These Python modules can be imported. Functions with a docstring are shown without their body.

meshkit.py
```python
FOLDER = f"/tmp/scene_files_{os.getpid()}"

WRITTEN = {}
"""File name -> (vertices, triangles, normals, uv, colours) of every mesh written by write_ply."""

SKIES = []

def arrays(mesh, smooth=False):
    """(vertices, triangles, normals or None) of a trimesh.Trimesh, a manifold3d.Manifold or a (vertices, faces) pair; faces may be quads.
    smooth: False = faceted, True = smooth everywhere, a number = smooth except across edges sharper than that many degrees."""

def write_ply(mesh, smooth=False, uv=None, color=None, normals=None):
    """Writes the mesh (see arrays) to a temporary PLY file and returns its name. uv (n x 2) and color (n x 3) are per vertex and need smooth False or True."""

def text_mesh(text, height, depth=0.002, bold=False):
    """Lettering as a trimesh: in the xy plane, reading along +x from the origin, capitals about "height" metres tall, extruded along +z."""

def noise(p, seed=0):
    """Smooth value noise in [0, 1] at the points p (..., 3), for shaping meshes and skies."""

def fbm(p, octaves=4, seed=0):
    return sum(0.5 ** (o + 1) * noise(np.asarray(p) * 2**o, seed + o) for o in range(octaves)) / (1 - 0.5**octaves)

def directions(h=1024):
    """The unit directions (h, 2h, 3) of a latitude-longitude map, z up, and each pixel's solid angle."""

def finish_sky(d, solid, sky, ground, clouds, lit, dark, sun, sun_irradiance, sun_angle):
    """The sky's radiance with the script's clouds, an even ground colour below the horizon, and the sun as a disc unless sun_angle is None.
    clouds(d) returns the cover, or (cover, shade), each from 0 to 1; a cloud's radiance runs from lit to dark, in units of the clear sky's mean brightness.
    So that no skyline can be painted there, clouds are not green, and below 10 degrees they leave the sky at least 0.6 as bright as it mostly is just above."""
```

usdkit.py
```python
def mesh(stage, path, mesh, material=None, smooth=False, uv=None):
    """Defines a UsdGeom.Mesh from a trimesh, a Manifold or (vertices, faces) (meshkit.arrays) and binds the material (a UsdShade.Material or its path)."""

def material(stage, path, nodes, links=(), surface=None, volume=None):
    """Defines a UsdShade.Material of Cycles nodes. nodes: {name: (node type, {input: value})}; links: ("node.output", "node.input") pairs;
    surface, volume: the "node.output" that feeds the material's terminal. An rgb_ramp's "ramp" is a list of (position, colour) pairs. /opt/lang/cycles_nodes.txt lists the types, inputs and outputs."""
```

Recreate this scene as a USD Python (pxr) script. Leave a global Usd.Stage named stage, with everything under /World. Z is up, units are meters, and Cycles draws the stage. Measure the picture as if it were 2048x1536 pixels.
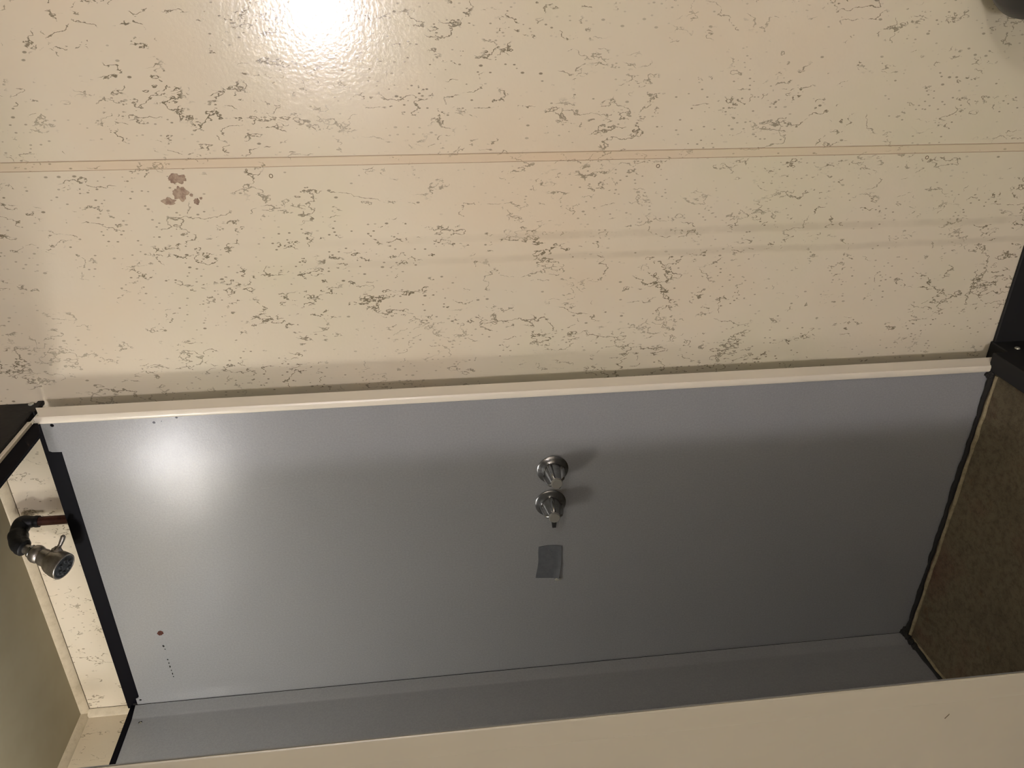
import math
import numpy as np, trimesh, usdkit, meshkit, manifold3d as m3
from shapely.geometry import Polygon, Point, box as sbox
from pxr import Usd, UsdGeom, UsdLux, Gf, Sdf

stage = Usd.Stage.CreateInMemory()
UsdGeom.SetStageUpAxis(stage, UsdGeom.Tokens.z)
UsdGeom.SetStageMetersPerUnit(stage, 1.0)
world = UsdGeom.Xform.Define(stage, '/World')
stage.SetDefaultPrim(world.GetPrim())

# ---------------------------------------------------------------- camera, light, exposure
ZF = 0.14                      # the shower tray stands this far above the room floor
cam = UsdGeom.Camera.Define(stage, '/World/camera')
r_ = (0.00532215, -0.12324017, -0.99236260); u_ = (0.88494947, 0.46269378, -0.05271523); b_ = (0.46565664, -0.87791020, 0.11152385)
C_ = (0.7273, -1.3299, 1.1918 + ZF)
cam.AddTransformOp().Set(Gf.Matrix4d(*r_, 0, *u_, 0, *b_, 0, *C_, 1))
cam.CreateHorizontalApertureAttr(36.0); cam.CreateVerticalApertureAttr(27.0)
cam.CreateFocalLengthAttr(36.0 * 1545.1 / 2048); cam.CreateClippingRangeAttr(Gf.Vec2f(0.05, 50))
cam.CreateExposureAttr(1.64)
EXPO_BULB = [(-0.505, -0.70, 1.955, 0.030, 62.0, (1.0, 0.98, 1.0)), (-0.61, -0.70, 1.90, 0.030, 46.0, (1.0, 0.94, 0.86))]   # x, y, z above tray, radius, radiance, colour
GLOBE = (0.57, -4.0, 1.75, 0.14, 54.0, (1.0, 0.95, 1.04))
SCONCE = (1.90, -2.2, 1.85, 0.09, 34.0, (1.0, 0.96, 0.98))
dome = UsdLux.DomeLight.Define(stage, '/World/dome_light'); dome.CreateIntensityAttr(0.0); dome.CreateColorAttr(Gf.Vec3f(1, 1, 1))

# ---------------------------------------------------------------- helpers
used = {}
def numbered(parent, name):
    k = (parent, name); n = used.get(k, -1) + 1; used[k] = n
    return f'{parent}/{name}' + (f'_{n:03d}' if n else '')
def path_of(p): return '/World' if p is None else str(p.GetPath())
def obj(name, mesh, m, parent=None, smooth=30):
    if isinstance(mesh, list): mesh = trimesh.util.concatenate(mesh)
    return usdkit.mesh(stage, numbered(path_of(parent), name), mesh, m, smooth).GetPrim()
def tag(o, label=None, cat=None, group=None, kind=None):
    for k, v in (('label', label), ('category', cat), ('group', group), ('kind', kind)):
        if v: o.SetCustomDataByKey(k, v)
    return o
def thing(name, label, cat, loc, group=None):
    x = UsdGeom.Xform.Define(stage, numbered('/World', name)); x.AddTranslateOp().Set(Gf.Vec3d(*loc))
    return tag(x.GetPrim(), label, cat, group)
def rel(mesh, loc):
    mesh = trimesh.util.concatenate(mesh) if isinstance(mesh, list) else mesh
    m = mesh.copy(); m.apply_translation([-loc[0], -loc[1], -loc[2]]); return m
def bx(x0, x1, y0, y1, z0, z1, b=0.0):
    if b <= 0:
        m = trimesh.creation.box(extents=(x1-x0, y1-y0, z1-z0)); m.apply_translation(((x0+x1)/2, (y0+y1)/2, (z0+z1)/2)); return m
    pts = []
    for sx in (0, 1):
        for sy in (0, 1):
            for sz in (0, 1):
                c = np.array([(x0, x1)[sx], (y0, y1)[sy], (z0, z1)[sz]]); d = np.array([1-2*sx, 1-2*sy, 1-2*sz])*b
                for k in range(3):
                    e = d.copy(); e[k] = 0; pts.append(c+e)
    return trimesh.convex.convex_hull(np.array(pts))
def prism_xy(pts, z0, z1):                     # outline in plan, extruded upwards
    m = trimesh.creation.extrude_polygon(Polygon(pts), z1-z0, engine='earcut'); m.apply_translation((0, 0, z0)); return m
def slab_xz(poly, y0, y1):                     # outline in elevation (x,z), thickness along y
    m = trimesh.creation.extrude_polygon(poly, y1-y0, engine='earcut')
    T = np.array([[1, 0, 0, 0], [0, 0, -1, y1], [0, 1, 0, 0], [0, 0, 0, 1.]]); m.apply_transform(T); return m
def slab_yz(poly, x0, x1):                     # outline in (y,z), thickness along x
    m = trimesh.creation.extrude_polygon(poly, x1-x0, engine='earcut')
    T = np.array([[0, 0, 1, x0], [1, 0, 0, 0], [0, 1, 0, 0], [0, 0, 0, 1.]]); m.apply_transform(T); return m
def frame(axis):
    w = np.asarray(axis, float); w = w/np.linalg.norm(w)
    a = np.array([0, 0, 1.]) if abs(w[2]) < .9 else np.array([1., 0, 0])
    u = np.cross(a, w); u /= np.linalg.norm(u); return u, np.cross(w, u), w
def lathe(prof, p, axis, n=40, lobes=None):    # prof: (distance along axis, radius)
    u, v, w = frame(axis); V = []; F = []
    for (t, r) in prof:
        for k in range(n):
            a = 2*math.pi*k/n; rr = r if lobes is None else lobes(t, a, r)
            V.append(np.asarray(p)+w*t+(u*math.cos(a)+v*math.sin(a))*rr)
    for i in range(len(prof)-1):
        for k in range(n):
            a, b = i*n+k, i*n+(k+1) % n; F += [(a, b, b+n), (a, b+n, a+n)]
    for i, s in ((0, -1), (len(prof)-1, 1)):
        V.append(np.asarray(p)+w*prof[i][0]); c = len(V)-1
        for k in range(n):
            a, b = i*n+k, i*n+(k+1) % n; F.append((c, a, b) if s > 0 else (c, b, a))
    return trimesh.Trimesh(np.array(V), np.array(F), process=False)
def catmull(pts, n=10):
    P = np.array(pts, float); P = np.vstack([2*P[0]-P[1], P, 2*P[-1]-P[-2]]); out = []
    for i in range(1, len(P)-2):
        for t in np.linspace(0, 1, n, endpoint=False):
            a, b, c, d = P[i-1:i+3]
            out.append(.5*((2*b)+(c-a)*t+(2*a-5*b+4*c-d)*t*t+(3*b-a-3*c+d)*t**3))
    return np.array(out+[P[-2]])
def tube(path, radii, n=24):
    path = np.array(path, float); radii = np.broadcast_to(radii, len(path)); V = []; F = []
    T = np.gradient(path, axis=0); T /= np.linalg.norm(T, axis=1)[:, None]; u, _, _ = frame(T[0])
    for i in range(len(path)):
        u = u-T[i]*(u@T[i]); u /= np.linalg.norm(u); v = np.cross(T[i], u)
        for k in range(n):
            a = 2*math.pi*k/n; V.append(path[i]+(u*math.cos(a)+v*math.sin(a))*radii[i])
    for i in range(len(path)-1):
        for k in range(n):
            a, b = i*n+k, i*n+(k+1) % n; F += [(a, b, b+n), (a, b+n, a+n)]
    for i, s in ((0, -1), (len(path)-1, 1)):
        V.append(path[i]); c = len(V)-1
        for k in range(n):
            a, b = i*n+k, i*n+(k+1) % n; F.append((c, a, b) if s > 0 else (c, b, a))
    return trimesh.Trimesh(np.array(V), np.array(F), process=False)
def blob(c, r, seed, sub=3, amp=.35, squash=(1, 1, 1)):
    m = trimesh.creation.icosphere(subdivisions=sub, radius=1.0); v = m.vertices
    v = v*(1+amp*(meshkit.fbm(v*2.2+seed*7.1, 3, seed)-.5)*2)[:, None]
    m.vertices = v*np.array(squash)*r+np.array(c); return m
def ragged(cx, cz, r, seed, n=28, sx=1.0, sz=1.0, amp=.45, freq=1.7):
    a = np.linspace(0, 2*math.pi, n, endpoint=False)
    k = 1+amp*2*(meshkit.fbm(np.stack([np.cos(a)*freq+seed*3.3, np.sin(a)*freq, a*0], 1), 3, seed)-.5)
    return Polygon(np.stack([cx+np.cos(a)*r*k*sx, cz+np.sin(a)*r*k*sz], 1)).buffer(0)
def lin(r, g, b):
    return tuple(((c/255/12.92) if c/255 <= .04045 else ((c/255+.055)/1.055)**2.4) for c in (r, g, b))

# ---------------------------------------------------------------- materials
def M(name, nodes, links=(), surface='p.BSDF'): return usdkit.material(stage, f'/World/Looks/{name}', nodes, links, surface=surface)
def plain(name, col, rough=.5, metallic=0., noise=None, bump=None, **kw):
    nd = {'p': ('principled_bsdf', dict(base_color=col, roughness=rough, metallic=metallic, **kw))}; lk = []
    if noise or bump: nd['g'] = ('texture_coordinate', {}) ; nd['g'] = ('geometry', {})
    if noise:
        sc, col2, lo, hi = noise
        nd['n'] = ('noise_texture', dict(scale=sc, detail=6.0, roughness=.65)); nd['r'] = ('rgb_ramp', {'ramp': [(lo, col), (hi, col2)]})
        lk += [('g.position', 'n.vector'), ('n.fac', 'r.fac'), ('r.color', 'p.base_color')]
    if bump:
        sc, dist, st = bump
        nd['bn'] = ('noise_texture', dict(scale=sc, detail=3.0, roughness=.6)); nd['b'] = ('bump', dict(distance=dist, strength=st))
        lk += [('g.position', 'bn.vector'), ('bn.fac', 'b.height'), ('b.normal', 'p.normal')]
    return M(name, nd, lk)

def crackle(name, base, crack, stains=(), rough=.15, dense=1.0):
    """Printed 'cracked ice' laminate: squiggly brown line print made of broken iso-lines of noise, with scattered specks."""
    nd = {'g': ('geometry', {}), 'p': ('principled_bsdf', dict(roughness=rough))}; lk = []
    nd['mp'] = ('mapping', dict(scale=(1.35, 1.35, 0.72))); lk.append(('g.position', 'mp.vector'))
    def math_(n, t, a=None, b=None, **kw):
        i = dict(math_type=t, **kw)
        for key, val in (('value1', a), ('value2', b)):
            if isinstance(val, str): lk.append((val, f'{n}.{key}'))
            elif val is not None: i[key] = val
        nd[n] = ('math', i); return n+'.value'
    def smooth(n, v, f0, f1, t0=0., t1=1.):
        nd[n] = ('map_range', dict(range_type='smoothstep', from_min=f0, from_max=f1, to_min=t0, to_max=t1, clamp=True)); lk.append((v, n+'.value')); return n+'.result'
    def noise(n, sc, det=2., ro=.5, off=(0, 0, 0), src='mp.vector', dist=0.):
        nd[n+'m'] = ('mapping', dict(location=off)); lk.append((src, n+'m.vector'))
        nd[n] = ('noise_texture', dict(scale=sc, detail=det, roughness=ro, distortion=dist)); lk.append((n+'m.vector', n+'.vector')); return n+'.fac'
    def isoline(n, sc, det, ro, off, width, mask_sc, mask_lo, brk_sc, brk_lo, level=.5):
        f = noise(n+'f', sc, det, ro, off)
        d = math_(n+'d', 'absolute', math_(n+'s', 'subtract', f, level))
        l = smooth(n+'l', d, width, width*.35)
        k = smooth(n+'k', noise(n+'mk', mask_sc, 2., .5, (off[0]+3.1, off[1]+1.7, off[2]+9.)), mask_lo, mask_lo+.05)
        b = smooth(n+'b', noise(n+'bk', brk_sc, 2., .6, (off[0]+7.7, off[1], off[2]+2.)), brk_lo, brk_lo+.07, .0, 1.)
        return math_(n+'o', 'multiply', math_(n+'q', 'multiply', l, k), b)
    parts = [isoline('a', 9., 6., .58, (0, 0, 0), .0080, 11., .50, 45., .40),
             isoline('c', 15., 5., .56, (5.2, 1.3, 2.2), .0100, 17., .53, 60., .44),
             isoline('e', 30., 4., .56, (1.2, 8.3, 4.9), .017, 22., .56, 85., .45)]
    # specks
    for n, sc, rad, lo in (('v', 62., .19, .72), ('w', 120., .26, .62)):
        nd[n] = ('voronoi_texture', dict(scale=sc, randomness=1.)); lk.append(('mp.vector', n+'.vector'))
        nd[n+'c'] = ('separate_color', {}); lk.append((n+'.color', n+'c.color'))
        s = smooth(n+'s', n+'.distance', rad, rad*.55)
        r = smooth(n+'r', n+'c.r', lo, lo+.02)
        k = smooth(n+'k', noise(n+'n', 7., 2., .5, (2.2, 4., sc)), .44, .56)
        parts.append(math_(n+'o', 'multiply', math_(n+'q', 'multiply', s, r), math_(n+'t', 'multiply', k, .9)))
    cur = parts[0]
    for i, q in enumerate(parts[1:]): cur = math_(f'mx{i}', 'maximum', cur, q)
    tone = smooth('tone', noise('tn', 5., 3., .6, (9., 2., 1.)), .35, .65, .45, .85)
    cur = math_('str', 'multiply', cur, math_('dns', 'multiply', tone, dense))
    bn = noise('hue', 2.3, 4., .55, (1., 1., 1.), 'g.position')
    nd['hr'] = ('rgb_ramp', {'ramp': [(.32, tuple(np.array(base)*(1.0, .96, .93))), (.5, base), (.68, tuple(np.array(base)*(.96, .99, .94)))]}); lk.append((bn, 'hr.fac'))
    nd['mc'] = ('mix_color', dict(b=crack)); lk += [('hr.color', 'mc.a'), (cur, 'mc.fac')]
    col = 'mc.result'
    if stains:
        nd['sx'] = ('separate_xyz', {}); lk.append(('g.position', 'sx.vector'))
        wob = math_('wb', 'multiply', math_('wb0', 'subtract', noise('wbn', 14., 3., .6, (0, 3, 3), 'g.position'), .5), .012)
        xx = math_('xw', 'add', 'sx.x', wob)
        tot = None
        for i, (x0, slope, w) in enumerate(stains):
            line = math_(f'sl{i}', 'multiply_add', 'sx.z', slope, value3=x0)
            d = math_(f'sd{i}', 'absolute', math_(f'ss{i}', 'subtract', xx, line))
            s = smooth(f'sm{i}', d, w, w*.2)
            tot = s if tot is None else math_(f'st{i}', 'maximum', tot, s)
        fade = smooth('sfd', 'sx.z', 1.75, .9, .05, 1.0)
        pat = smooth('spt', noise('spn', 10., 4., .7, (4, 4, 4), 'g.position'), .3, .62, .25, .8)
        tot = math_('stf', 'multiply', math_('stg', 'multiply', tot, fade), math_('sth', 'multiply', pat, .23))
        nd['mc2'] = ('mix_color', dict(b=tuple(np.array(crack)*1.9))); lk += [(col, 'mc2.a'), (tot, 'mc2.fac')]; col = 'mc2.result'
    lk.append((col, 'p.base_color'))
    nd['bn'] = ('noise_texture', dict(scale=170., detail=2., roughness=.5)); nd['b'] = ('bump', dict(distance=.0005, strength=.38))
    lk += [('g.position', 'bn.vector'), ('bn.fac', 'b.height'), ('b.normal', 'p.normal')]
    return M(name, nd, lk)

CREAM = lin(216, 206, 183); CRACK = lin(98, 86, 62)
LAM = crackle('laminate', CREAM, CRACK, stains=((.303, -.003, .011), (.2615, -.003, .010)))
LAM_TRIM = crackle('laminate_trim', tuple(np.array(CREAM)*(.97, .92, .87)), CRACK, dense=.8)
LAM_SIDE = crackle('laminate_side', tuple(np.array(CREAM)*(.99, .97, .93)), CRACK, dense=.9)
ROOM_WALL = plain('room_wall_paint', lin(200, 192, 176), .6)
CEIL = plain('ceiling_panel', lin(168, 160, 134), .75, noise=(9., lin(160, 151, 124), .3, .7))
COVE = plain('moulding_cream', lin(206, 193, 165), .4, noise=(60., lin(188, 174, 144), .45, .75))
NEARWALL = plain('partition_cream', lin(156, 150, 132), .38, bump=(9., .006, .25))
FLOORM = plain('black_floor', (.006, .006, .006), .75)
BASEM = plain('black_vinyl', (.005, .005, .005), .7)
# grey enamelled steel: slightly mottled, fine orange peel, waviness of thin sheet
GREY = M('grey_enamel', {'g': ('geometry', {}), 'n': ('noise_texture', dict(scale=240., detail=4., roughness=.7)),
        'r': ('rgb_ramp', {'ramp': [(.35, lin(137, 138, 139)), (.65, lin(146, 147, 147))]}),
        'n2': ('noise_texture', dict(scale=320., detail=2.)), 'n3': ('noise_texture', dict(scale=6., detail=2.)),
        'b2': ('bump', dict(distance=.01, strength=.10)), 'b': ('bump', dict(distance=.0003, strength=.30)),
        'p': ('principled_bsdf', dict(roughness=.30, specular_ior_level=.55))},
        [('g.position', 'n.vector'), ('n.fac', 'r.fac'), ('r.color', 'p.base_color'), ('g.position', 'n2.vector'), ('n2.fac', 'b.height'),
         ('g.position', 'n3.vector'), ('n3.fac', 'b2.height'), ('b2.normal', 'b.normal'), ('b.normal', 'p.normal')])
LIP = plain('cream_enamel', lin(222, 214, 196), .3)
BLACK = plain('black_enamel', lin(4, 4, 12), .6, bump=(40., .002, .2), specular_ior_level=.12)
BLACK2 = plain('charcoal_enamel', lin(20, 20, 20), .5, bump=(25., .003, .3), specular_ior_level=.25)
DARKGAP = plain('dirty_black', (.012, .011, .009), .9)
CHROME = plain('worn_chrome', lin(172, 173, 173), .2, 1.0, noise=(50., lin(138, 138, 136), .4, .75))
DULL = plain('dull_chrome', lin(188, 183, 176), .4, 1.0, noise=(45., lin(136, 130, 122), .35, .7))
CAPM = plain('handle_cap', lin(150, 148, 140), .45, .3)
IRON = plain('blackened_iron', (.012, .012, .012), .5, .3, bump=(120., .001, .5))
COPPER = plain('old_copper', lin(96, 58, 46), .5, .5, noise=(45., lin(58, 34, 28), .4, .7))
NOZZLE = plain('nozzle_rubber', lin(46, 50, 54), .45)
SCREW = plain('screw_zinc', lin(205, 205, 190), .35, .6)
TAPE = plain('tape_grey', lin(96, 99, 102), .45, noise=(90., lin(86, 89, 92), .4, .7), bump=(60., .002, .35))
TRANSL = plain('clear_film', lin(150, 150, 140), .25)
RUST = plain('rust', lin(86, 40, 26), .9, noise=(220., lin(40, 22, 18), .4, .65))
GLUE = plain('old_adhesive', lin(176, 156, 132), .85, noise=(110., lin(132, 108, 92), .38, .66), bump=(160., .002, .6))
CONC = M('stained_concrete', {'g': ('geometry', {}), 'n': ('noise_texture', dict(scale=5., detail=7., roughness=.65)),
        'n2': ('noise_texture', dict(scale=70., detail=6., roughness=.75)), 'n3': ('noise_texture', dict(scale=16., detail=5., roughness=.7)),
        'r': ('rgb_ramp', {'ramp': [(.3, lin(76, 66, 46)), (.5, lin(98, 88, 66)), (.7, lin(94, 70, 52))]}),
        'r2': ('rgb_ramp', {'ramp': [(.36, (.45, .42, .36)), (.55, (1, 1, 1)), (.8, (1.15, 1.12, 1.05))]}),
        'r3': ('rgb_ramp', {'ramp': [(.60, (1, 1, 1)), (.70, (.8, .55, .38))]}),
        'm': ('mix_color', dict(blend_type='multiply', fac=.8)), 'm2': ('mix_color', dict(blend_type='multiply', fac=.8)),
        'b': ('bump', dict(distance=.004, strength=.6)), 'p': ('principled_bsdf', dict(roughness=.7))},
        [('g.position', 'n.vector'), ('g.position', 'n2.vector'), ('g.position', 'n3.vector'), ('n.fac', 'r.fac'), ('n2.fac', 'r2.fac'), ('n3.fac', 'r3.fac'), ('r.color', 'm.a'), ('r2.color', 'm.b'),
         ('m.result', 'm2.a'), ('r3.color', 'm2.b'), ('m2.result', 'p.base_color'), ('n2.fac', 'b.height'), ('b.normal', 'p.normal')])
CONC_LIP = plain('concrete_edge', lin(150, 138, 108), .8, noise=(60., lin(110, 98, 72), .35, .7))
BINM = plain('navy_plastic', lin(24, 28, 34), .4)
def glow(name, col, s): return M(name, {'e': ('emission', dict(color=col, strength=s))}, surface='e.emission')

# ---------------------------------------------------------------- the room
W, G = 0.769, 0.06
XB, XR, YN = -0.843, 2.0, -4.35
H = 2.0459                                     # ceiling above the tray level
CZ = H+ZF
tag(obj('floor', bx(XB-.1, XR+.1, YN-.1, G+.1, -.1, 0), FLOORM), 'black floor of the room in front of the stall', kind='structure')
ceiling = tag(obj('ceiling', bx(XB-.1, XR+.1, YN-.1, G+.1, CZ, CZ+.1), CEIL), 'plain tan ceiling above the shower stall', kind='structure')
wall = tag(obj('wall_far', bx(XB-.1, XR+.1, G, G+.1, 0, CZ), LAM), 'cream crackle-print laminate wall behind the stall', kind='structure')
tag(obj('wall_left', bx(XB-.1, XB, -1.0, G, 0, CZ), LAM_SIDE), 'cream laminate wall strip over the back panel', kind='structure')
tag(obj('wall_left', bx(XB-.1, XB, YN-.1, -1.0, 0, CZ), ROOM_WALL), 'cream painted side wall of the room', kind='structure')
tag(obj('wall_right', bx(XR, XR+.1, YN-.1, G+.1, 0, CZ), ROOM_WALL), 'cream painted wall behind the viewer', kind='structure')
tag(obj('wall_near', bx(XB-.1, XR+.1, YN-.1, YN, 0, CZ), ROOM_WALL), 'cream painted end wall of the room', kind='structure')
# nail heads and patches of old adhesive on the laminate
for x, z in ((.4215, 1.4373), (.4241, .7489), (.429, .2235)):
    ring = lathe([(-.001, .0036), (.0005, .0035), (.0008, .0030), (.0005, .0024), (-.001, .0023)], (x, G, z+ZF), (0, -1, 0), 20)
    obj('nail_head', ring, plain_nail if 'plain_nail' in globals() else globals().setdefault('plain_nail', plain('nail_tan', lin(120, 104, 76), .5)), wall)
for x, z, r, sx, sz, sd in ((.4208, 1.5935, .011, .8, 1.25, 3), (.396, 1.5915, .0125, 1.05, 1.0, 8), (.3825, 1.616, .009, .62, 1.35, 5), (.381, 1.5685, .0058, .9, .9, 12), (.392, 1.575, .0025, 1, 1, 15), (.386, 1.560, .002, 1, 1, 16)):
    obj('adhesive_residue', slab_xz(ragged(x, z+ZF, r, sd, 34, sx, sz, .6, 2.3), G-.0009, G+.002), GLUE, wall)
# laminate joint strip (flat batten with a raised bead at either edge); it leans a touch, as the sheets do
t1 = tag(obj('trim_1', [bx(.4378, .4522, G-.0016, G+.001, .0, CZ-.014, .0006)], LAM_TRIM), 'flat cream joint strip running up the laminate wall', kind='structure')
BEAD = plain('bead_brown', lin(172, 150, 122), .5)
obj('bead', bx(.4368, .4381, G-.0008, G+.001, .0, CZ-.014), BEAD, t1); obj('bead', bx(.4519, .4532, G-.0008, G+.001, .0, CZ-.014), BEAD, t1)
# corner mouldings
def strip(name, m_, lab): return tag(obj(name, m_, COVE), lab, kind='structure')
DARKLINE = plain('joint_line', lin(96, 84, 62), .8)

cv = trimesh.creation.extrude_polygon(Polygon([(0, 0), (-.0145, 0), (-.0125, -.004), (-.004, -.0125), (0, -.0145)]), XR-XB, engine='earcut')   # (y,z) profile
cv.apply_transform(np.array([[0, 0, 1, XB], [1, 0, 0, G], [0, 1, 0, CZ], [0, 0, 0, 1.]]))
t2 = strip('trim_2', cv, 'thin cream moulding where the far wall meets the ceiling')
obj('joint_line', bx(XB+.012, XR, G-.0006, G+.001, CZ-.0158, CZ-.0144), DARKLINE, t2)
cv = trimesh.creation.extrude_polygon(Polygon([(0, 0), (.0145, 0), (.0125, -.004), (.004, -.0125), (0, -.0145)]), G-.0-(-1.0), engine='earcut')
cv.apply_transform(np.array([[1, 0, 0, XB], [0, 0, 1, -1.0], [0, 1, 0, CZ], [0, 0, 0, 1.]]))
strip('trim_3', cv, 'thin cream moulding where the left wall meets the ceiling')
t4 = strip('trim_4', prism_xy([(XB, G), (XB+.0145, G), (XB+.0125, G-.004), (XB+.004, G-.0125), (XB, G-.0145)], 0, CZ-.012), 'thin cream moulding in the wall corner behind the stall')
obj('joint_line', bx(XB+.0144, XB+.0157, G-.0006, G+.001, 0, CZ-.014), DARKLINE, t4)
tag(obj('baseboard_far', [bx(.018, XR, G-.008, G, 0, ZF-.037, .002)], BASEM), 'black vinyl base along the bottom of the far wall', kind='structure')

# ---------------------------------------------------------------- shower stall
SP = (0, 0, ZF)
stall = thing('shower_stall', 'grey steel shower stall with cream edges and black top rail', 'shower stall', (-W/2, -W/2, 0))
SO = (-W/2, -W/2, 0)
def sp(name, mesh, m, parent=None, smooth=30, label=None):
    o = obj(name, rel(mesh, SO), m, parent or stall, smooth)
    if label: tag(o, label)
    return o
Z = lambda z: z+ZF
HT = 1.9                                       # panel height
# valve-side panel: tabs at both top corners, cut away between them, pierced by screw holes
out = Polygon([(-.0005, Z(-.004)), (-.0005, Z(1.9035)), (-.069, Z(1.9035)), (-.0715, Z(1.8985)), (-.0725, Z(1.8815)), (-.737, Z(1.8815)), (-.742, Z(1.8845)), (-.7435, Z(1.8895)), (-.763, Z(1.8895)), (-.763, Z(-.004))])
for x, z, r in ((-.0139, 1.884, .0034), (-.7488, 1.8804, .0026)): out = out.difference(Point(x, Z(z)).buffer(r))
panel = sp('valve_panel', slab_xz(out, 0, .0016), GREY, smooth=False, label='grey enamelled side panel carrying the two valve handles')
# back panel, with a bent-over flange running down the corner
prof = [(-.7615, -.0025), (-.7672, -.0285), (-.7686, -.0320), (-.7690, -.0360), (-.7690, -.7500), (-.7706, -.7500), (-.7706, -.0345), (-.7690, -.0290), (-.7640, -.0025)]
bp = prism_xy(prof, Z(-.004), Z(1.8935))
hole = lathe([(-.01, .0042), (.01, .0042)], (-.7695, -.0450, Z(1.8722)), (1, 0, 0), 24)
mm = lambda t: m3.Manifold(m3.Mesh(vert_properties=np.asarray(t.vertices, np.float32), tri_verts=np.asarray(t.faces, np.uint32)))
try:
    q = mm(bp)-mm(hole); qm = q.to_mesh()
    if len(qm.tri_verts) > 20: bp = trimesh.Trimesh(qm.vert_properties[:, :3], qm.tri_verts, process=False)
except Exception: pass
backp = sp('back_panel', bp, GREY, smooth=40, label='grey enamelled back panel with folded corner flange')
sp('washer', lathe([(-.002, .0030), (.0006, .0030), (.0006, .0014), (-.002, .0014)], (-.7705, -.0462, Z(1.8722)), (1, 0, .2), 20), SCREW, backp)
sp('joint_backing', bx(-.772, -.7605, .0017, .0030, Z(-.004), Z(1.9)), DARKGAP, backp)
# near side panel, its inner face grey
sp('side_panel', bx(-.7690, -.004, -.7540, -.7524, Z(-.004), Z(1.9)), GREY, smooth=False, label='grey inner panel of the near side')
# front flanges: a small rolled bead facing into the stall, then a flat cream return to the wall
def lip_profile(s, y0):
    P = [(.0008, .0000), (-.0072, -.0012), (-.0070, -.0046), (-.0036, -.0066), (.0040, -.0066), (.0076, -.0048), (.0088, -.0012), (.0166, .0158), (.0150, .0164), (.0068, .0020)]
    return [(x, y0+s*y) for x, y in P]
lipm = prism_xy(lip_profile(1, 0), Z(.004), Z(1.9125))
v = lipm.vertices.copy(); top = v[:, 2] > Z(1.0)
v[top, 2] -= np.clip(.0115*(1-v[top, 1]/.0175)*(v[top, 1] > -.004)+.004*(v[top, 1] <= -.004), 0, .02)*.9+.0005; lipm.vertices = v
bot = v[:, 2] < Z(1.0); v[bot, 2] -= np.where(v[bot, 1] > .002, .016, 0); lipm.vertices = v
sp('front_flange', lipm, LIP, smooth=35, label='cream front edge flange of the valve panel')
nl = [(.0000, -.7574), (-.0380, -.7574), (-.0380, -.7589), (-.0360, -.7592), (-.0300, -.7594), (-.0030, -.7594), (-.0008, -.7590), (.0002, -.7582)]
nearflange = sp('front_flange', prism_xy(nl, 0, CZ-.17), NEARWALL, smooth=35, label='cream front edge flange of the near side')
# black top rail around the stall
rail = [bx(-.7760, -.0010, .0022, .0150, Z(1.866), Z(1.9140), .001)]
o = sp('top_rail', rail, BLACK, label='black top rail over the valve panel')
sp('rail_hem', bx(-.742, -.074, .0014, .0030, Z(1.8735), Z(1.8850), .0006), BLACK, o)
sp('top_rail', [bx(-.7820, -.7712, -.7500, .004, Z(1.868), Z(1.9060), .001), bx(-.7716, -.7660, -.7500, .0030, Z(1.8936), Z(1.9060), .001)], BLACK, label='black top rail over the back panel')
sp('top_rail', bx(-.7700, .0, -.7690, -.7560, Z(1.885), Z(1.9140), .001), BLACK, label='black top rail over the near side')
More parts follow.
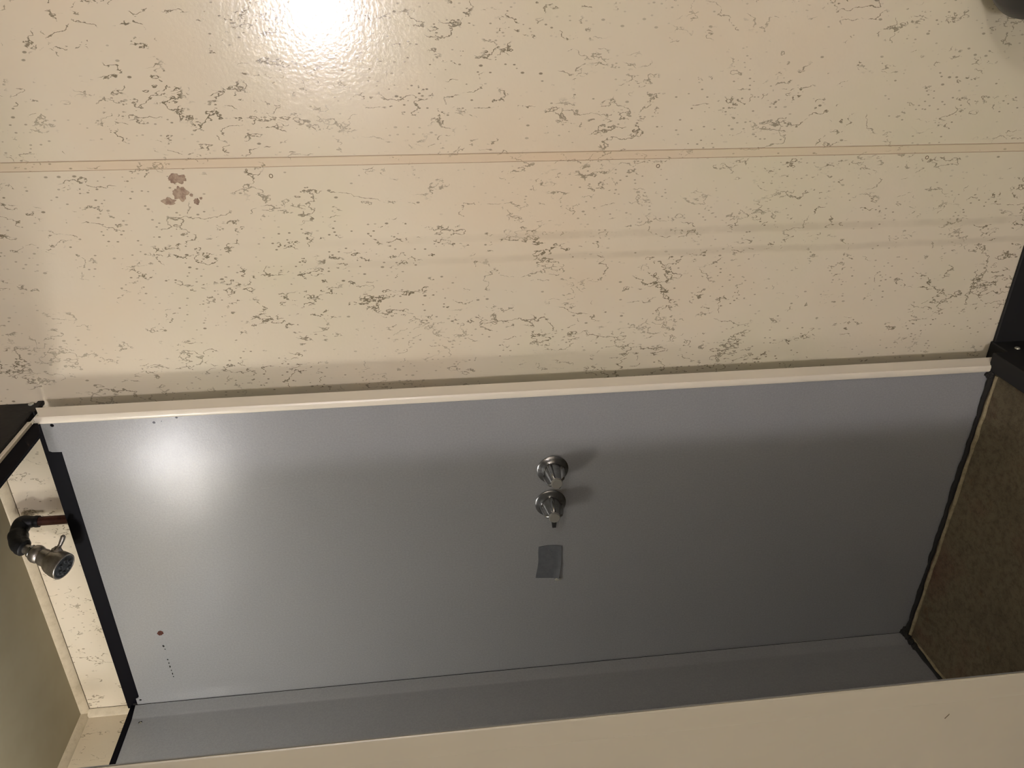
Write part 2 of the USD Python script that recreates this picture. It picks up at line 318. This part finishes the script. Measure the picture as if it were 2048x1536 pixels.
# header across the opening
hd = sp('header', [bx(-.0010, .0042, -.7560, .0585, Z(1.9250), Z(2.0455)), bx(-.004, .0085, -.7560, .0570, Z(1.9185), Z(1.9262), .0012), bx(.0005, .0088, .0160, .0590, Z(1.9150), Z(1.9262), .001)], BLACK2, label='charcoal header plate across the stall opening')
sp('header_edge', bx(-.0062, .0035, -.7560, -.0120, Z(1.9105), Z(1.9183), .001), LIP, hd)
sp('header_rail', slab_yz(Polygon([(-.7560, Z(1.8830)), (-.0480, Z(1.8830)), (-.0080, Z(1.9030)), (-.0080, Z(1.9105)), (-.7560, Z(1.9105))]), -.0090, -.0030), BLACK, hd)
sp('screw', [lathe([(0, .0052), (.0016, .0050), (.0026, .0036), (.0030, .0008)], (.0042, .0535, Z(1.9370)), (1, 0, 0), 24)], SCREW, hd)
# threshold
th = sp('threshold', [bx(-.0060, .0340, -.7560, .0040, 0, Z(.0025), .002), bx(-.0060, .0340, .0, .0590, 0, Z(-.032), .002)], BASEM, label='black threshold under the stall opening')
sp('screw', [lathe([(0, .0055), (.0016, .0052), (.0028, .0036), (.0032, .0008)], (.0340, .0175, Z(-.0640)), (1, 0, 0), 24)], SCREW, th)
# rust, chips and holes in the enamel of the valve panel
for k, (x, z, r, sd, sx) in enumerate(((-.5491, 1.7967, .0062, 4, 1.1), (-.5881, 1.798, .0022, 6, 1.3), (-.598, 1.7965, .0012, 7, 1), (-.630, 1.7972, .0015, 9, 1.2), (-.641, 1.7968, .0011, 10, 2.0), (-.652, 1.7965, .0013, 11, 2.2), (-.664, 1.7958, .0011, 13, 2.), (-.675, 1.7952, .0013, 14, 2.2), (-.684, 1.795, .0010, 17, 1.4))):
    sp('rust_spot', slab_xz(ragged(x, Z(z), r, sd, 22, sx, 1., .5), -.0004, .0008), RUST if k == 0 else DARKGAP, panel)
for x, z, r in ((-.0115, 1.6613, .0022), (-.0196, 1.7036, .0026), (-.0078, 1.6700, .0012), (-.0180, 1.690, .0009)):
    sp('dent', slab_xz(Point(x, Z(z)).buffer(r, 8), -.0003, .0008), plain_dent if 'plain_dent' in globals() else globals().setdefault('plain_dent', plain('dent_grey', lin(92, 92, 100), .6)), panel)

# near partition carrying the stall's near side; its outer face is in the foreground
part = tag(obj('wall_partition', bx(XB, -.037, -.7588, -.7526, 0, CZ-.17), NEARWALL), 'smooth cream partition in the foreground beside the stall', kind='structure')
SCUFF = plain('scuff', lin(80, 70, 52), .8)
tag(obj('scuff', slab_xz(Polygon([(-.0600, Z(.5830)), (-.0585, Z(.5832)), (-.066, Z(.5875)), (-.0668, Z(.5868))]), -.7592, -.7580), SCUFF, part))

# ---------------------------------------------------------------- shower tray
def tray_mesh():
    nx, ny = 60, 60; xs = np.linspace(-.775, -.006, nx); ys = np.linspace(-.752, -.0005, ny)
    X, Y = np.meshgrid(xs, ys, indexing='ij')
    edge = np.minimum(np.minimum(-Y, X+.775), .2)
    Zt = -.006-.010*np.clip(edge/.2, 0, 1)+.0015*(meshkit.fbm(np.stack([X*14, Y*14, X*0], -1), 4, 2)-.5)*2
    V = np.stack([X, Y, Z(Zt)], -1).reshape(-1, 3); F = []
    for i in range(nx-1):
        for j in range(ny-1):
            a = i*ny+j; F += [(a, a+ny, a+ny+1), (a, a+ny+1, a+1)]
    m = trimesh.Trimesh(V, F, process=False)
    return [m, bx(-.775, -.006, -.752, -.0005, 0, Z(-.030))]
tray = thing('shower_tray', 'brown stained concrete shower tray at the foot of the stall', 'shower tray', (-W/2, -W/2, 0))
tag(obj('tray_floor', rel(tray_mesh(), SO), CONC, tray), 'brown stained concrete surface')
def wobble_bar(p0, p1, w, h, seed, n=70, amp=.6, base=0.0, side=(0, 0, 0)):
    p0, p1 = np.array(p0, float), np.array(p1, float); t = np.linspace(0, 1, n); P = p0+(p1-p0)*t[:, None]
    L = np.linalg.norm(p1-p0); nz = meshkit.fbm(np.stack([t*L*22+seed*5, t*0+.3, t*0], 1), 4, seed)
    nz2 = meshkit.fbm(np.stack([t*L*40+seed*9, t*0+.7, t*0], 1), 4, seed+3)
    P = P+np.outer((nz2-.5)*w*1.2, np.array(side))
    return tube(P, w*(1+amp*2*(nz-.5)), 10)
obj('raised_edge', rel([wobble_bar((-.76, -.0165, Z(-.0070)), (-.012, -.0165, Z(-.0070)), .0042, 0, 5, 90, .5, side=(0, 1, 0)), wobble_bar((-.757, -.03, Z(-.0075)), (-.757, -.74, Z(-.0075)), .004, 0, 6, 70, .5, side=(1, 0, 0))], SO), CONC_LIP, tray)
obj('sealant', rel([wobble_bar((-.762, -.0055, Z(-.0035)), (-.010, -.0055, Z(-.0035)), .0052, 0, 1, 110, .75, side=(0, .6, .5)), wobble_bar((-.7645, -.03, Z(-.004)), (-.7645, -.74, Z(-.004)), .006, 0, 2, 80, .7, side=(.6, 0, .5)),
     blob((-.7555, -.006, Z(.0035)), .0095, 1, amp=.5), blob((-.7600, -.020, Z(.0015)), .0075, 2, amp=.5), blob((-.7600, -.036, Z(.0030)), .0075, 3, amp=.5), blob((-.746, -.004, Z(.001)), .007, 4, amp=.6), blob((-.7625, -.05, Z(-.002)), .0085, 9, amp=.5),
     blob((-.014, -.004, Z(.001)), .0085, 5, amp=.5)], SO), DARKGAP, tray)

# ---------------------------------------------------------------- shower head on its riser
P3 = lambda x, y, z: np.array([x, y, z+ZF])
A0 = (-.2490, .0300, 0)
head = thing('overhead_shower', 'old chrome shower head on a black iron elbow above the stall', 'shower', (-.249, .03, Z(1.86)))
HO = (-.249, .03, Z(1.86))
def hp(name, mesh, m, parent=None, label=None, smooth=35):
    o = obj(name, rel(mesh, HO), m, parent or head, smooth)
    if label: tag(o, label)
    return o
rx, ry = -.2500, .0300
hp('riser_pipe', lathe([(0, .0093), (.62, .0093)], P3(rx, ry, 1.362), (0, 0, 1), 28), COPPER, label='dull copper riser pipe')
corner = catmull([P3(-.2505, .030, 1.980), P3(-.2500, .030, 1.9960), P3(-.2515, .0265, 2.0100), P3(-.2590, .008, 2.0130), P3(-.2640, -.016, 2.0035), P3(-.2643, -.033, 1.9900)], 8)
s = np.linspace(0, 1, len(corner)); rad = np.interp(s, [0, .04, .09, .12, .22, .42, .60, .66, .72, .88, .93, 1], [.0118, .0122, .0122, .0110, .0125, .0172, .0160, .0190, .0178, .0182, .0172, .0150])
elb = hp('elbow', tube(corner, rad, 28), IRON, label='blackened iron elbow')
d = np.array([-.2495, -.4037, -.8802]); d /= np.linalg.norm(d); q0 = corner[-1]
hp('collar', lathe([(-0.0053, .0168), (0.0036, .0168), (0.0053, .0150), (0.0071, .012)], q0, d, 30), IRON, elb)
hp('nipple', lathe([(0.0000, .0098), (0.0267, .0098)], q0, d, 26), DULL)
hp('ring', lathe([(0.0178, .0120), (0.0191, .0132), (0.0227, .0132), (0.0240, .0120)], q0, d, 28), CHROME)
hp('swivel_nut', lathe([(0.0249, .0120), (0.0267, .0165), (0.0325, .0182), (0.0383, .0176), (0.0423, .0150), (0.0445, .0125)], q0, d, 32), DULL, label='rounded swivel nut')
body = hp('head_body', lathe([(0.0418, .0125), (0.0445, .0160), (0.0507, .0172), (0.0587, .0170), (0.0610, .0180), (0.0632, .0205), (0.0694, .0238), (0.0801, .0262), (0.0926, .0268), (0.0957, .0266), (0.0966, .0258), (0.0966, .0235), (0.0948, .0228)], q0, d, 48), DULL, label='bell shaped chrome body')
fc = q0+d*.0957; uu, vv, ww = frame(d)
face = hp('spray_face', lathe([(-.004, .0230), (.0006, .0230), (.0012, .0215), (.0004, .0196), (.0014, .0180), (.0018, .006), (.0028, .004), (.0028, .001)], fc, d, 44), NOZZLE, label='dark spray face')
for k in range(6):
    a = k*math.pi/3+.3; c = fc+(uu*math.cos(a)+vv*math.sin(a))*.0135+d*.001
    hp('nozzle', lathe([(0, .0050), (.002, .0046), (.0032, .0030), (.0022, .0018), (.002, .0005)], c, d, 14), NOZZLE, face)
# lever at the side of the head
lb = q0+d*.072; ld = np.array([.825, .395, -.33]); ld /= np.linalg.norm(ld)
lev0 = lb+ld*.022
lvr = hp('lever', tube([lev0+ld*.004, lev0+ld*.014+d*.003, lev0+ld*.025+d*.004, lev0+ld*.031+d*.004, lev0+ld*.034+d*.004], [.0036, .0038, .0046, .0046, .0024], 16), DULL, label='small spray lever')
hp('lever_boss', lathe([(-.004, .0110), (.003, .0100), (.0055, .0070), (.008, .0058)], lev0, ld, 22), DULL, lvr)

# ---------------------------------------------------------------- valve handles
def handle(cx, cz, rot, label):
    o3 = (cx, 0, Z(cz)); h = thing('shower_tap', label, 'tap', o3, 'chrome valve handles on the stall panel')
    ax = (0, -1, 0); z0 = (0, 0, 0)
    obj('escutcheon', lathe([(0, .0325), (.0015, .0335), (.0034, .0332), (.0048, .0312), (.0062, .0270), (.0085, .0215), (.0100, .0195)], z0, ax, 56), CHROME, h, 40)
    prof = [(.0085, .0150), (.0110, .0200), (.0150, .0205), (.0300, .0180), (.0420, .0160), (.0480, .0150), (.0505, .0135), (.0515, .0118)]
    def lob(t, a, r):
        k = np.clip((t-.010)/.006, 0, 1)*np.clip((.0512-t)/.004, 0, 1)
        c = abs(math.cos(2*(a-rot))); w = max(0., (c-.86)/.14)
        return (.0200-.20*max(0., t-.012))*(1-.0*k)+k*(.0070-.02*max(0., t-.03))*w**.6 if t < .0505 else .0118
    obj('handle_body', lathe(prof, z0, ax, 144, lob), CHROME, h, 40)
    obj('cap', lathe([(.0495, .0119), (.0540, .0119), (.0556, .0110), (.0560, .0098), (.0556, .0092), (.0558, .001)], z0, ax, 36), CAPM, h, 40)
    return h
handle(-.1847, .9362, math.radians(28), 'chrome four-lobed shower handle nearer the stall opening')
h2 = handle(-.2709, .9382, math.radians(2), 'chrome four-lobed shower handle beside the grey tape, pointer turned to the tape')
obj('pointer', trimesh.convex.convex_hull(np.array([(x, y, z) for x, y, z in [(-.010, -.046, .006), (-.010, -.046, -.006), (-.0265, -.050, .0040), (-.0265, -.050, -.0040), (-.010, -.053, .005), (-.010, -.053, -.005), (-.0262, -.0535, .0038), (-.0262, -.0535, -.0038)]])), CHROME, h2)

# ---------------------------------------------------------------- grey tape
tq = thing('duct_tape', 'small piece of grey duct tape stuck below the valve handles', 'tape', (-.438, 0, Z(.936)))
nx, nz = 26, 16; V = []; F = []
c4 = [(-.3895, .9600), (-.3915, .9085), (-.4835, .9120), (-.4785, .9650)]     # corners in (x,z)
for i in range(nx+1):
    for j in range(nz+1):
        s_, t_ = i/nx, j/nz
        p_ = (1-s_)*((1-t_)*np.array(c4[0])+t_*np.array(c4[1]))+s_*((1-t_)*np.array(c4[3])+t_*np.array(c4[2]))
        p_[0] += .004*math.sin(math.pi*t_)*(1-s_)*.8; p_[1] += .0012*math.sin(7*s_+1)
        lift = .0012+.0016*np.exp(-((s_-.70+.12*t_)/.06)**2)*t_+.005*max(0, t_-.72)*max(0, s_-.55)*6+.002*max(0, t_-.85)*6
        V.append((p_[0], -lift, p_[1]+ZF))
n1 = len(V); V += [(a, min(-.0001, b_*1+.0006), c) for a, b_, c in V]
for i in range(nx):
    for j in range(nz):
        a = i*(nz+1)+j; q_ = [a, a+1, a+nz+2, a+nz+1]
        F += [(q_[0], q_[2], q_[1]), (q_[0], q_[3], q_[2]), (q_[0]+n1, q_[1]+n1, q_[2]+n1), (q_[0]+n1, q_[2]+n1, q_[3]+n1)]
border = [(i*(nz+1), (i+1)*(nz+1)) for i in range(nx)]+[(i*(nz+1)+nz, (i+1)*(nz+1)+nz) for i in range(nx)]+[(j, j+1) for j in range(nz)]+[(nx*(nz+1)+j, nx*(nz+1)+j+1) for j in range(nz)]
for a, b in border: F += [(a, b, b+n1), (a, b+n1, a+n1)]
tm = trimesh.Trimesh(np.array(V), np.array(F), process=False); tm.fix_normals()
TO = (-.438, 0, Z(.936))
obj('tape_strip', rel(tm, TO), TAPE, tq, 40)
obj('curled_end', rel(blob((-.4850, -.0035, Z(.9150)), .008, 21, amp=.15, squash=(.55, .4, 1.0)), TO), TRANSL, tq, 60)

# ---------------------------------------------------------------- bin by the far wall, only its rim and lid in view
BO = (.792, -.075, 0)
bn = thing('waste_bin', 'dark navy rounded bin, only its lid showing, at the foot of the far wall', 'bin', BO)
obj('bin_body', lathe([(0, .095), (.004, .100), (.338, .115), (.342, .113)], (0, 0, 0), (0, 0, 1), 56), BINM, bn, 40)
obj('bin_lid', lathe([(.340, .118), (.346, .121), (.360, .119), (.376, .103), (.388, .075), (.394, .040), (.396, .004)], (0, 0, 0), (0, 0, 1), 56), BINM, bn, 40)

# ---------------------------------------------------------------- lamps (out of frame): two bare bulbs over the stall, one globe at the end of the room
fx = thing('ceiling_light', 'two bare bulbs on a short ceiling bracket over the stall', 'lamp', (-.5575, -.70, CZ))
FO = (-.5575, -.70, CZ)
obj('bracket', rel([bx(-.64, -.475, -.715, -.685, CZ-.014, CZ, .003)], FO), LIP, fx)
for i, (x, y, z, r, s_, c_) in enumerate(EXPO_BULB):
    obj('socket', rel(lathe([(0, .014), (CZ-.012-(Z(z)+r*.8), .014)], (x, y, Z(z)+r*.8), (0, 0, 1), 20), FO), LIP, fx)
    sph = trimesh.creation.icosphere(subdivisions=3, radius=r); sph.apply_translation((x, y, Z(z)))
    obj('bulb', rel(sph, FO), glow(f'bulb_glow_{i}', c_, s_), fx, True)
x, y, z, r, s_, c_ = GLOBE
wl = thing('globe_light', 'round glass globe light on the end wall of the room', 'lamp', (x, YN, Z(z)))
sph = trimesh.creation.icosphere(subdivisions=3, radius=r); sph.apply_translation((x, y, Z(z)))
obj('wall_plate', rel(lathe([(0, .09), (.02, .09), (.03, .05), (-YN+y-r*.95, .05)], (x, YN, Z(z)), (0, 1, 0), 32), (x, YN, Z(z))), LIP, wl)
obj('globe', rel(sph, (x, YN, Z(z))), glow('globe_glow', c_, s_), wl, True)
x, y, z, r, s_, c_ = SCONCE
wq = thing('wall_sconce', 'small round sconce on the side wall of the room', 'lamp', (XR, y, Z(z)))
sph = trimesh.creation.icosphere(subdivisions=3, radius=r); sph.apply_translation((x, y, Z(z)))
obj('wall_plate', rel(lathe([(0, .06), (.012, .06), (XR-x-r*.95, .03)], (XR, y, Z(z)), (-1, 0, 0), 28), (XR, y, Z(z))), LIP, wq)
obj('globe', rel(sph, (XR, y, Z(z))), glow('sconce_glow', c_, s_), wq, True)
